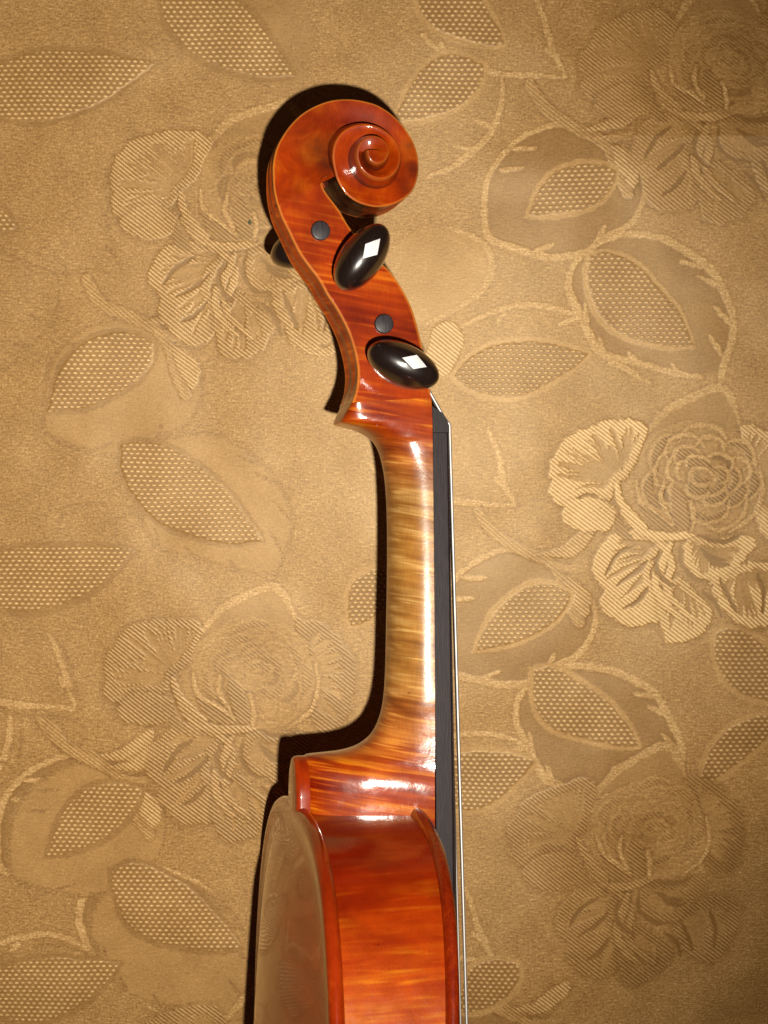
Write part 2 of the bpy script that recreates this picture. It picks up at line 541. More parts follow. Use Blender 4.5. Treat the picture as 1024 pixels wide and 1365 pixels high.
# front v, back (u, v), half width front, taper, exponent n
st = [(530, (469.5, 536.5), 12.2, 1.0, 18, .97), (535, (464, 545), 12.3, .96, 13, .88), (540, (458, 554.5), 12.4, .91, 11, .75), (545, (453.5, 562), 12.5, .86, 9, .6), (548, (457, 565), 12.53, .85, 8.5, .55), (553, (465, 567.5), 12.58, .86, 7.5, .5), (560, (477, 571), 12.6, 0.82, 6, .45), (568, (488, 576), 12.55, 0.9, 4.6, .4),
      (578, (498, 583), 12.45, 0.96, 3.6, .35), (592, (506, 593), 12.35, 0.95, 3.0, .35), (610, (511.5, 609), 12.3, 0.95, 2.6, .3), (640, (516, 640), 12.4, 0.95, 2.3, .2),
      (690, (519, 690), 12.7, 0.95, 2.25, .2), (760, (519.5, 760), 13.3, 0.95, 2.25, .2), (830, (518.5, 830), 13.8, 0.95, 2.25, .2), (880, (517.5, 888), 14.1, 0.95, 2.3, .2),
      (910, (515.5, 925), 14.3, 0.92, 2.35, .2), (932, (511.5, 950), 14.4, 0.88, 2.4, .2), (950, (505, 968), 14.3, 0.82, 2.5, .2), (966, (496, 982), 14.3, 0.74, 2.6, .2),
      (980, (484, 991.5), 14.4, 0.66, 2.7, .2), (993, (469, 998), 14.7, 0.58, 2.8, .2), (1005, (450, 1002), 15.1, 0.50, 3.0, .2), (1016, (430, 1004), 15.5, 0.44, 3.6, .2),
      (1026, (414, 1006), 15.8, 0.42, 5, .2), (1034, (409, 1010), 15.95, 0.46, 7, .4), (1050, (408, 1022), 16.1, 0.575, 6.5, .6), (1066, (409, 1042), 16.0, 0.64, 6.5, .7), (1085, (411, 1064), 15.7, 0.665, 7, .8),
      (1107, (413, 1094), 15.2, 0.67, 9, .9)]
stc = catmull([(a, b[0], b[1], c, d, e, g) for a, b, c, d, e, g in st], 5)
V, F = [], []
NS = 41
for row in stc:
    fv, bu, bv, hw, tp, n_, zf = row
    fx, fy = fpt(fv, hw)
    bz = hw * tp * zf
    bx, by = px(bu, bv, bz)
    for j in range(NS):
        ph = math.pi * j / (NS - 1)
        c, s = math.cos(ph), math.sin(ph)
        e = 2.0 / max(2.0, n_)
        dpt = abs(s) ** e
        zz = (1 if c >= 0 else -1) * abs(c) ** e * hw * (1 + (tp - 1) * dpt ** (5 if fv < 585 else 1))
        hk = max(0.0, min(1.0, (fv - 975) / 50.0))
        zz -= (1 if c >= 0 else -1) * 1.5 * ((dpt - 0.40) / 0.6) ** 2 * hk * min(1.0, abs(c) * 3)
        V.append((fx + (bx - fx) * dpt, fy + (by - fy) * dpt, zz))
F = grid_faces(len(stc), NS)
F.append(tuple(range(NS)))
F.append(tuple((len(stc) - 1) * NS + j for j in range(NS)))
neck = mesh_obj('neck', V, F, M_NECK, violin, angle=45)

# ---- fingerboard
y_nut = fpt(577, 12)[1]
x_a = fpt(577, 12)[0]; x_b = fpt(1100, 15)[0]; y_b = fpt(1100, 15)[1]
def xglue(y):
    return x_a + (x_b - x_a) * (y - y_nut) / (y_b - y_nut)
def board_hw(y):
    return 12.0 + (21.2 - 12.0) * (y_nut - y) / 270.0
h_edge_n = px(597.3, 600, 12)[0] - xglue(px(597.3, 600, 12)[1])
h_edge_b = px(603.5, 1100, 15)[0] - x_b
V = []
NBD = 19
NY = 28
for i in range(NY):
    y = y_nut - 270.0 * i / (NY - 1)
    hw = board_hw(y)
    he = np.interp(y, [y_b, y_nut], [h_edge_b, h_edge_n])
    g = xglue(y) + 0.1
    V.append((g, y, -hw)); V.append((g + he - 0.5, y, -hw))
    R = 42.0
    for j in range(NBD):
        z = (-1 + 2 * j / (NBD - 1)) * (hw - 0.5)
        V.append((g + he + math.sqrt(R * R - z * z) - math.sqrt(R * R - hw * hw) - 0.0, y, z))
    V.append((g + he - 0.5, y, hw)); V.append((g, y, hw))
NC = NBD + 4
F = grid_faces(NY, NC, close_c=True)
F += [tuple(range(NC)), tuple((NY - 1) * NC + j for j in range(NC))]
board = mesh_obj('fingerboard', V, F, M_BOARD, violin, angle=30)

# ---- nut
def crown(h, hw, z, R=42.0):
    return h + math.sqrt(R * R - z * z) - math.sqrt(R * R - hw * hw)
nutside = [(576.2, 541.5), (584, 546.5), (590.5, 552), (596, 559), (598.3, 567), (598.3, 576.5), (577.0, 576.5)]
V = []
NZ = 13
nn_ = [px(u, v, 12) for u, v in nutside]
for j in range(NZ):
    z = (-1 + 2 * j / (NZ - 1)) * 12.15
    cb = crown(0, 12.15, z)
    for (x, y) in nn_:
        up = (x - nn_[-1][0]) / (nn_[4][0] - nn_[-1][0])
        V.append((x + cb * max(0, up), y, z))
F = grid_faces(NZ, len(nn_), close_c=True)
F += [tuple(range(len(nn_))), tuple((NZ - 1) * len(nn_) + j for j in range(len(nn_)))]
nut = mesh_obj('nut', V, F, M_NUT, violin, angle=35)

# ---- body outline: s = distance below the neck joint, half width w (mm)
upper = [(0, 0), (0.6, 10), (1.3, 23), (4.0, 38), (9.5, 52), (19.5, 64.5), (35, 74.5), (52, 81), (67, 83.5), (84, 82.5), (102, 77.5), (117, 70.5), (127, 67.5), (134, 71), (138, 77)]
mid_ = [(141, 75), (146, 66), (155, 59), (168, 55.5), (180, 55), (193, 58.5), (205, 67), (213, 79), (217, 91)]
low_ = [(221, 94), (226, 89.5), (236, 90), (252, 98), (270, 103), (286, 104), (303, 101), (320, 91), (335, 75), (346, 54), (353, 28), (356, 0)]
half = np.vstack([catmull(upper, 5), catmull(mid_, 4), catmull(low_, 5)])
half = half[np.concatenate([[True], np.hypot(*np.diff(half, axis=0).T) > 0.2])]
right = [(-s, w) for s, w in half]
left = [(-s, -w) for s, w in half[::-1][1:-1]]
yj = px(545, 1084, 14)[1]
Yo = yj
OUT = np.array([(y + Yo, z) for y, z in right + left])       # (y, z) loop
nO = len(OUT)
def outnormal(P):
    t = np.roll(P, -1, 0) - np.roll(P, 1, 0)
    t /= np.linalg.norm(t, axis=1)[:, None]
    nn = np.stack([-t[:, 1], t[:, 0]], 1)
    if np.sum(nn * (P - P.mean(0))) < 0: nn = -nn
    return nn
ON = outnormal(OUT)
# planes of back and top (local x), from the photograph's near edges
x_back = px(413, 1076, 8)[0]
x_top = px(549, 1090, 16)[0]
def xb(y): return x_back - 0.022 * (Yo - y)         # ribs grow slightly down the body
def xt(y): return x_top - 0.082 * np.minimum(Yo - y, 85) - 0.022 * np.maximum(Yo - y - 85, 0)
OVER = 2.6
# ribs
V = []
for i in range(nO):
    y, z = OUT[i]
    for t in range(6):
        V.append((xb(y) + (xt(y) - xb(y)) * t / 5, y, z))
F = grid_faces(nO, 6, close_r=True)
rib = mesh_obj('rib', V, F, M_RIB, violin, angle=45)

def plate(name, side, mat, thick, Hmax):
    """arched plate: side -1 back, +1 top; rounded edge, raised arching"""
    xp = xb if side < 0 else xt
    V = []
    rings = []
    ring_edge = [(-1.6, 0.0), (0.2, 0.0), (1.4, 0.35), (2.15, 1.1), (2.45, 2.0), (2.2, 3.0), (1.4, 3.8), (0.3, 4.15), (-1.2, 4.1), (-3.0, 3.75), (-5.0, 3.6), (-7.0, 3.75)]
    k = thick / 4.15
    for d, h in ring_edge:
        for i in range(nO):
            p = OUT[i] + ON[i] * d
            V.append((xp(p[0]) + side * h * k, p[0], p[1]))
        rings.append(1)
    base = OUT - ON * 7.0
    yc = np.clip(base[:, 0], Yo - 312, Yo - 40)
    rhos = [0.96, 0.9, 0.82, 0.73, 0.63, 0.53, 0.43, 0.33, 0.23, 0.13, 0.05]
    for rho in rhos:
        for i in range(nO):
            c = np.array([yc[i], 0.0])
            p = c + (base[i] - c) * rho
            g = (1 - rho ** 2.0) ** 1.25
            Lf = 0.5 + 0.5 * max(0.0, math.sin(math.pi * min(356.0, max(0.0, Yo - c[0])) / 356.0))
            V.append((xp(p[0]) + side * (3.75 * k + Hmax * g * Lf), p[0], p[1]))
        rings.append(1)
    F = grid_faces(len(rings), nO, close_c=True)
    lst = (len(rings) - 1) * nO
    # centre seam closed across the spine
    hN = len(right)
    for i in range(hN - 1):
        a, b = lst + i, lst + i + 1
        c, d = lst + (nO - i) % nO, lst + (nO - i - 1) % nO
        q = []
        for w_ in (a, b, d, c):
            if w_ not in q: q.append(w_)
        if len(q) > 2: F.append(tuple(q))
    return mesh_obj(name, V, F, mat, violin, angle=60)
back = plate('back_plate', -1, M_BACK, 4.6, 11.0)
top = plate('top_plate', 1, M_TOP, 4.0, 14.0)

# button: the half-round tab of the back under the heel
V = []
NBt = 22
hb = px(405, 1007, 0)[1] - Yo
prof = []
for j in range(NBt + 1):
    a = math.pi * j / NBt
    prof.append((Yo + 1.0 + max(0, hb - 1.0) * abs(math.sin(a)) ** 0.8, 9.4 * math.cos(a)))
prof = [(Yo - 3, 9.8)] + prof + [(Yo - 3, -9.8)]
prof_c = (Yo + 4, 0)
bx0 = xb(Yo)
rg = [(0.0, 1.0), (-2.6, 1.0), (-3.6, 0.985), (-4.2, 0.95), (-4.5, 0.85)]
for dx, sc in rg:
    for (y, z) in prof:
        V.append((bx0 + dx, prof_c[0] + (y - prof_c[0]) * sc, z * sc))
mP = len(prof)
F = grid_faces(len(rg), mP, close_c=True)
F.append(tuple((len(rg) - 1) * mP + j for j in range(mP)))
F.append(tuple(range(mP)))
mesh_obj('button', V, F, M_BACK, back, angle=40)

# ---- pegs
PEG_TILT = (2.5, -4.5)
def peg(base_uv, side, rot_deg, head=True, len_out=13.0, glint_plate=None, zside=None):
    """axis along local z; base_uv is where the axis crosses the near cheek"""
    x, y = px(base_uv[0], base_uv[1], zc(px(base_uv[0], base_uv[1], 11)[1]))
    zz = zc(y)
    ps = bpy.data.objects.new('peg', None)
    # build as a mesh: shaft + collar + head in one turned and carved piece
    V, F = [], []
    n = 40
    rows = [(-zz - 1.1, 0.0, 0.0), (-zz - 1.1, 2.0, 2.0), (-zz - 0.9, 2.75, 2.75), (-zz - 0.3, 3.0, 3.0), (zz + 1.2, 3.6, 3.6), (zz + 1.8, 3.7, 3.7), (zz + 2.0, 4.7, 4.7), (zz + 2.6, 5.2, 5.2), (zz + 3.6, 5.2, 5.2), (zz + 4.2, 4.6, 4.6), (zz + 4.5, 3.6, 3.6),
            (zz + 5.2, 5.0, 4.6), (zz + 6.6, 7.8, 5.8), (zz + 8.4, 10.2, 6.8), (zz + 10.5, 11.5, 7.3), (zz + 13.0, 11.9, 7.2), (zz + 15.5, 11.8, 6.75), (zz + 16.6, 11.55, 6.35), (zz + 17.3, 11.2, 5.95), (zz + 18.0, 10.6, 5.55), (zz + 19.1, 9.2, 4.85),
            (zz + 20.2, 7.4, 4.1), (zz + 21.0, 5.0, 2.75), (zz + 21.4, 2.5, 1.4), (zz + 21.5, 0.0, 0.0)]
    ca, sa_ = math.cos(math.radians(rot_deg)), math.sin(math.radians(rot_deg))
    for (h, a, b) in rows:
        if h > zz + 5:
            a, b = a * 0.99, b * 0.92
        for k in range(n):
            t = 2 * math.pi * k / n
            p, q = a * math.cos(t), b * math.sin(t)
            V.append((p * ca - q * sa_, p * sa_ + q * ca, side * h))
    F = grid_faces(len(rows), n, close_c=True)
    o = mesh_obj('peg', V, F, M_PEG, violin, angle=50)
    o.location = (x * MM, y * MM, 0)
    if side > 0:
        # the heads lean a few degrees against the cheek
        k_ = Matrix.Translation((0, 0, zz * MM)) @ Matrix.Rotation(math.radians(PEG_TILT[0]), 4, 'X') @ Matrix.Rotation(math.radians(PEG_TILT[1]), 4, 'Y') @ Matrix.Translation((0, 0, -zz * MM))
        o.data.transform(k_)
    return o, (x, y, zz)

def peg_end(o, zz, side):
    """the flat cut end of the shaft that shows on the other cheek"""
    V = []
    n = 32
    rows = [(zz - 1.0, 3.05), (zz + 1.0, 3.05), (zz + 1.35, 2.85), (zz + 1.5, 2.3), (zz + 1.55, 0.0)]
    for h, r in rows:
        for k in range(n):
            t = 2 * math.pi * k / n
            V.append((r * math.cos(t), r * math.sin(t), -side * h))
    F = grid_faces(len(rows), n, close_c=True)
    return mesh_obj('shaft_end', V, F, M_PEGEND, o, angle=40)

def glint_plate(o, base, rot_deg, corners):
    """white lozenge added on the crown of the peg head in place of a reflection"""
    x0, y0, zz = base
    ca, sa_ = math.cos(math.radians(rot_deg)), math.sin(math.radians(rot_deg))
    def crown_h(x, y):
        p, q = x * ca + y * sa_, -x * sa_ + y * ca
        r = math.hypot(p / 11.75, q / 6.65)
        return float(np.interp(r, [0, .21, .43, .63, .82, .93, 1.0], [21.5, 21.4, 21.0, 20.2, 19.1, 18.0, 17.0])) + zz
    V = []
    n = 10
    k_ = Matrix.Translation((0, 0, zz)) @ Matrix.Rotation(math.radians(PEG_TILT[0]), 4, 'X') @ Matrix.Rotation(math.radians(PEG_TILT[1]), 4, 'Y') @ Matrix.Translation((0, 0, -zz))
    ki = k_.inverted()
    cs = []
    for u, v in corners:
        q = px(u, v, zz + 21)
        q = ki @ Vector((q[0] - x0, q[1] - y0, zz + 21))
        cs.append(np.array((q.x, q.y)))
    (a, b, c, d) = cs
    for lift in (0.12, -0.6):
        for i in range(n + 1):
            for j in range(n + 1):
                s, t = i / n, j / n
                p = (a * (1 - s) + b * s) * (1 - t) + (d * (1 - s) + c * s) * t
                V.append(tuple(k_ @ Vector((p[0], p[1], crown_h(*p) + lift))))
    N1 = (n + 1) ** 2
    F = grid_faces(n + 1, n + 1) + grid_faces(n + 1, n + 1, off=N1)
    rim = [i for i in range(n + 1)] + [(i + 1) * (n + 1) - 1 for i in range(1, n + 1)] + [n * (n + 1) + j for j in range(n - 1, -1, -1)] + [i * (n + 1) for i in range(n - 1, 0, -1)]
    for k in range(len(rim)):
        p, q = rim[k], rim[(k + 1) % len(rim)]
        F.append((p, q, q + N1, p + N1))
    return mesh_obj('glint_plate', V, F, M_GLINT, o, angle=30)

p1, b1 = peg((477, 349), 1, 55)
glint_plate(p1, b1, 55, [(487, 325.5), (507, 318), (503, 339.5), (483.5, 345)])
p2, b2_ = peg((530.5, 489), 1, -24)
glint_plate(p2, b2_, -24, [(536, 477), (556, 473), (569, 489), (551, 492)])
p3, b3 = peg((427, 308), -1, 20)
peg_end(p3, b3[2], -1)
p4, b4 = peg((511.5, 432), -1, 80)
peg_end(p4, b4[2], -1)

# ---- strings
def tube(name, pts, r, mat, parent, res=10):
    pts = [Vector(p) for p in pts]
    V = []
    up = Vector((0.3, 0.1, 1)).normalized()
    for i, p in enumerate(pts):
        t = (pts[min(i + 1, len(pts) - 1)] - pts[max(i - 1, 0)]).normalized()
        a = t.cross(up).normalized(); b = t.cross(a).normalized()
        for k in range(res):
            an = 2 * math.pi * k / res
            q = p + (a * math.cos(an) + b * math.sin(an)) * r
            V.append(tuple(q))
    F = grid_faces(len(pts), res, close_c=True)
    F += [tuple(range(res)), tuple((len(pts) - 1) * res + k for k in range(res))]
    return mesh_obj(name, V, F, mat, parent, angle=60)

xs_n, ys_n = px(599.6, 568, 8.2)        # top of nut under the near string
xs_e, ys_e = px(621.5, 1365, 12.3)
ybr = Yo - 195
slope = (xs_e - xs_n) / (ys_e - ys_n)
pegs_pos = [b2_, b1, b4, b3]
zs = [8.2, 2.8, -2.8, -8.2]
zbr = [16.5, 5.6, -5.6, -16.5]
rr = [0.5, 0.42, 0.36, 0.2]
ptargets = [(b4[0] + 3.9, b4[1], 6.4), (b1[0] + 3.9, b1[1], 2.0), (b3[0] + 3.9, b3[1], -2.0), (b2_[0] + 3.9, b2_[1], -6.0)]
for k in range(4):
    cx = crown(0, 12.15, zs[k]) - crown(0, 12.15, 8.2)
    xn = xs_n + cx
    yn2 = ys_n
    xbr = xs_n + slope * (ybr - ys_n) + (crown(0, 20, zbr[k]) - crown(0, 20, 16.5)) + (0.0 if k != 1 else -0.2)
    pn = (xn, yn2, zs[k])
    pt = ptargets[k]
    # soft bend over the nut
    pre = (xn - 1.9 * 0.75, yn2 + 1.9, zs[k])
    aft = (xn + slope * (-2.5), yn2 - 2.5, zs[k])
    pts = catmull([pre, (xn - 0.35, yn2 + 0.9, zs[k]), pn, aft], 4)
    P = [pt] + [tuple(np.array(pt) * (1 - t) + np.array(pre) * t) for t in (0.3, 0.6, 0.9)] + [tuple(p) for p in pts] + \
        [tuple(np.array(aft) * (1 - t) + np.array((xbr, ybr, zbr[k])) * t) for t in (0.2, 0.4, 0.6, 0.8, 1.0)]
    # on to the tailpiece
    P.append((xbr - 9, ybr - 52, zbr[k] * 0.75))
    tube('string', P, rr[k], (M_STR, M_STR2, M_STR, M_STR)[k], violin)
    # windings on the peg shaft
    c = (pt[0] - 3.9, pt[1])
    W = [(c[0] + 3.9 * math.cos(a), c[1] + 3.9 * math.sin(a), pt[2] - 0.0 - 0.12 * i) for i, a in enumerate(np.linspace(0, 6 * math.pi, 60))]
    W = [(w_[0], w_[1], pt[2] + (0.9 * a / (2 * math.pi)) * (1 if pt[2] < 0 else -1)) for w_, a in zip(W, np.linspace(0, 6 * math.pi, 60))]
    tube('string_winding', W, rr[k], M_STR, violin, 6)

# ---- bridge and tailpiece (below the frame)
xtop0 = float(xt(Yo - 195)) + 4.0 + 12.5
xb0 = xs_n + slope * (ybr - ys_n)
V = []
zz_ = np.linspace(-1, 1, 17)
for dy in (-2.2, 2.2):
    for t in zz_:
        z = t * 20
        xtopc = xb0 - 0.3 + crown(0, 20, z) - crown(0, 20, 16.5)
        foot = xtop0 - 2.5 + (4.0 * (1 - t * t) ** 2 if abs(t) < 0.55 else 0) + 3 * (1 if abs(t) < 0.5 else 0)
        V.append((foot, ybr + dy * 1.0, z)); V.append((xtopc, ybr + dy * 0.35, z))
n2 = len(zz_) * 2
F = []
for i in range(len(zz_) - 1):
    a = 2 * i
    F += [(a, a + 1, a + 3, a + 2), (n2 + a, n2 + a + 2, n2 + a + 3, n2 + a + 1), (a + 1, n2 + a + 1, n2 + a + 3, a + 3), (a, a + 2, n2 + a + 2, n2 + a)]
F += [(0, n2, n2 + 1, 1), (n2 - 2, n2 - 1, 2 * n2 - 1, 2 * n2 - 2)]
mesh_obj('bridge', V, F, M_BRIDGE, violin, angle=30)
V = []
ty0, ty1 = ybr - 50, Yo - 352
tpx0 = xb0 - 11
for i in range(9):
    t = i / 8
    y = ty0 + (ty1 - ty0) * t
    hw = 22 - 11 * t ** 0.8
    xx = tpx0 + (float(xt(Yo - 352)) + 9 - tpx0) * t
    for j in range(9):
        q = -1 + j / 4
        V.append((xx + 3.5 * (1 - q * q), y, q * hw))
    V.append((xx - 4, y, hw * 0.8)); V.append((xx - 4, y, -hw * 0.8))
F = grid_faces(9, 11, close_c=True) + [tuple(range(11)), tuple(88 + j for j in range(11))]
mesh_obj('tailpiece', V, F, M_NUT, violin, angle=40)
#CLOTH
# ------------------------------------------------------------------ the brocade tablecloth
# The woven pattern is laid out on the cloth in pattern units (1 unit = 0.2742 mm); every grid vertex gets the
# weave it belongs to (satin / ground / twill / raised dots) and a little real relief.
PU = HC / FPX
def axis(c0, c1, step, out, cstep):
    core = np.arange(c0, c1 + 1e-6, step)
    lo = np.arange(c0 - out, c0 - 1e-6, cstep)
    hi = np.arange(c1 + cstep, c1 + out + cstep, cstep)
    return np.concatenate([lo, core, hi])
UA = axis(-20, 1044, 1.35, 900, 9.0)
VA = axis(-20, 1385, 1.35, 900, 9.0)
UU, VV = np.meshgrid(UA, VA)
shape = UU.shape
rng = np.random.RandomState(7)
def vnoise(u, v, sc, seed):
    """smooth value noise"""
    r = np.random.RandomState(seed)
    tab = r.rand(257, 257)
    x, y = u / sc + 500, v / sc + 500
    xi, yi = np.floor(x).astype(int), np.floor(y).astype(int)
    fx, fy = x - xi, y - yi
    fx, fy = fx * fx * (3 - 2 * fx), fy * fy * (3 - 2 * fy)
    a, b = tab[yi % 257, xi % 257], tab[yi % 257, (xi + 1) % 257]
    c, d = tab[(yi + 1) % 257, xi % 257], tab[(yi + 1) % 257, (xi + 1) % 257]
    return (a * (1 - fx) + b * fx) * (1 - fy) + (c * (1 - fx) + d * fx) * fy
# jitter the drawing a little so that woven outlines step and wander
JU = (vnoise(UU, VV, 5, 1) - 0.5) * 2.6 + (vnoise(UU, VV, 60, 2) - 0.5) * 9
JV = (vnoise(UU, VV, 5, 3) - 0.5) * 2.6 + (vnoise(UU, VV, 60, 4) - 0.5) * 9
PUU, PVV = UU + JU, VV + JV

TONE = np.full(shape, 0.50)      # 0 dark satin .. 1 light
TW = np.zeros(shape)             # diagonal twill ribs
DOT = np.zeros(shape)            # raised dots
GR = np.full(shape, 0.9)         # speckle of the ground weave

def window(u0, v0, u1, v1):
    a = max(0, np.searchsorted(UA, u0 - 12) - 1); b = min(len(UA), np.searchsorted(UA, u1 + 12) + 1)
    c = max(0, np.searchsorted(VA, v0 - 12) - 1); d = min(len(VA), np.searchsorted(VA, v1 + 12) + 1)
    return slice(c, d), slice(a, b)

def sdist(P, U, Vv):
    """signed distance to a polygon, positive inside"""
    P = np.asarray(P, float)
    d2 = np.full(U.shape, 1e9)
    ins = np.zeros(U.shape, bool)
    for i in range(len(P)):
        ax, ay = P[i]; bx, by = P[(i + 1) % len(P)]
        ex, ey = bx - ax, by - ay
        L = ex * ex + ey * ey
        if L < 1e-9: continue
        t = np.clip(((U - ax) * ex + (Vv - ay) * ey) / L, 0, 1)
        d2 = np.minimum(d2, (U - ax - t * ex) ** 2 + (Vv - ay - t * ey) ** 2)
        cond = (ay > Vv) != (by > Vv)
        with np.errstate(divide='ignore', invalid='ignore'):
            xi = (bx - ax) * (Vv - ay) / (by - ay if by != ay else 1e-9) + ax
        ins ^= cond & (U < xi)
    d = np.sqrt(d2)
    return np.where(ins, d, -d)

def smooth(P, n=3, closed=True):
    P = [tuple(p) for p in P]
    if closed:
        Q = catmull(P[-2:] + P + P[:2], n)
        return Q[2 * n:-(2 * n) + 0][: len(P) * n]
    return catmull(P, n)

def blend(A, sl, k, val):
    A[sl] = A[sl] * (1 - k) + val * k

def region(P, tone=None, tw=None, dot=None, gr=None, soft=1.2, k0=1.0, closed_smooth=True):
    P = smooth(P) if closed_smooth else np.array(P, float)
    lo, hi = P.min(0), P.max(0)
    sl = window(lo[0], lo[1], hi[0], hi[1])
    if UU[sl].size == 0: return None
    d = sdist(P, PUU[sl], PVV[sl])
    k = np.clip(d / soft + 0.5, 0, 1) * k0
    for A, val in ((TONE, tone), (TW, tw), (DOT, dot), (GR, gr)):
        if val is not None: blend(A, sl, k, val)
    return sl, d

def line(P, width, tone=None, tw=None, dot=0, gr=None, taper=True, k0=1.0, edge_dark=0.0):
    P = smooth(P, 4, closed=False)
    lo, hi = P.min(0), P.max(0)
    sl = window(lo[0] - width, lo[1] - width, hi[0] + width, hi[1] + width)
    U, Vv = PUU[sl], PVV[sl]
    if U.size == 0: return
    best = np.full(U.shape, -1e9)
    n = len(P) - 1
    for i in range(n):
        ax, ay = P[i]; ex, ey = P[i + 1] - P[i]
        L = ex * ex + ey * ey + 1e-9
        t = np.clip(((U - ax) * ex + (Vv - ay) * ey) / L, 0, 1)
        d = np.sqrt((U - ax - t * ex) ** 2 + (Vv - ay - t * ey) ** 2)
        s = (i + t) / n
        wv = width * 0.5 * ((0.35 + 0.65 * np.sin(np.pi * np.clip(s, 0, 1)) ** 0.5) if taper else 1.0)
        best = np.maximum(best, wv - d)
    k = np.clip(best / 1.3 + 0.5, 0, 1) * k0
    if edge_dark:
        kd = np.clip(best / 5.0 + 1.0, 0, 1) * edge_dark
        TONE[sl] = TONE[sl] - kd * 0.16
    for A, val in ((TONE, tone), (TW, tw), (DOT, dot), (GR, gr)):
        if val is not None: blend(A, sl, k, val)

class XF:
    """places a drawing: translate, rotate, scale"""
    def __init__(s, du, dv, rot=0, sc=1.0, about=(0, 0)):
        s.du, s.dv, s.r, s.sc, s.ab = du, dv, math.radians(rot), sc, about
    def __call__(s, P):
        c, n = math.cos(s.r) * s.sc, math.sin(s.r) * s.sc
        return [(s.ab[0] + s.du + (u - s.ab[0]) * c - (v - s.ab[1]) * n, s.ab[1] + s.dv + (u - s.ab[0]) * n + (v - s.ab[1]) * c) for u, v in P]

def petal(P, focus, xf, depth=0.6, tw=1.0, tone=0.62, seed=0, shade=0.0):
    """a petal: smooth satin towards its root, twill fringe with uneven streaks along its rim"""
    P = xf(P); fo = xf([focus])[0]
    Ps = smooth(P)
    lo, hi = Ps.min(0), Ps.max(0)
    sl = window(lo[0], lo[1], hi[0], hi[1])
    if UU[sl].size == 0: return
    U, Vv = PUU[sl], PVV[sl]
    d = sdist(Ps, U, Vv)
    an0 = np.arctan2(Vv - fo[1], U - fo[0])
    d = d + (np.abs(vnoise(an0 * 300 + 700, U * 0 + 3, 34 + 5 * (seed % 4), 70 + seed) - 0.5) * 2 - 0.4) * 5
    rim = np.clip((d + 9) / 6.0, 0, 1) * np.clip((2 - d) / 3, 0, 1)
    TONE[sl] -= 0.09 * rim * (d < 1)
    rf = np.hypot(U - fo[0], Vv - fo[1])
    rmax = np.max(np.hypot(Ps[:, 0] - fo[0], Ps[:, 1] - fo[1]))
    an = np.arctan2(Vv - fo[1], U - fo[0])
    st = vnoise(an * 300 + 900, rf * 0.12, 11, 50 + seed)
    st2 = vnoise(an * 300 + 300, rf * 0.06, 26, 90 + seed)
    t = rf / rmax
    thr = (1 - depth) + (st - 0.5) * 0.62 + (st2 - 0.5) * 0.5
    tk = np.clip((t - thr) / 0.03, 0, 1)
    edge_k = np.clip((13 - d) / 3, 0, 1)
    tk = np.maximum(tk, edge_k)
    k = np.clip(d / 1.2 + 0.5, 0, 1)
    st3 = vnoise(an * 300 + 500, rf * 0.10, 6, 130 + seed)
    blend(TONE, sl, k, tone * tk + (0.50 + shade + (st3 - 0.5) * 0.16) * (1 - tk) - 0.10 * np.clip(1 - t * 2.2, 0, 1))
    blend(TW, sl, k, tw * tk)
    blend(DOT, sl, k, 0)
    blend(GR, sl, k, 0.35)

def C6(L):   # drawing coordinates of the enlarged rose -> pattern units
    return [(600 + a / 2.415, 500 + b / 2.415) for a, b in L]
def CA(L):
    return [(560 + a / 2.207, b / 2.207) for a, b in L]

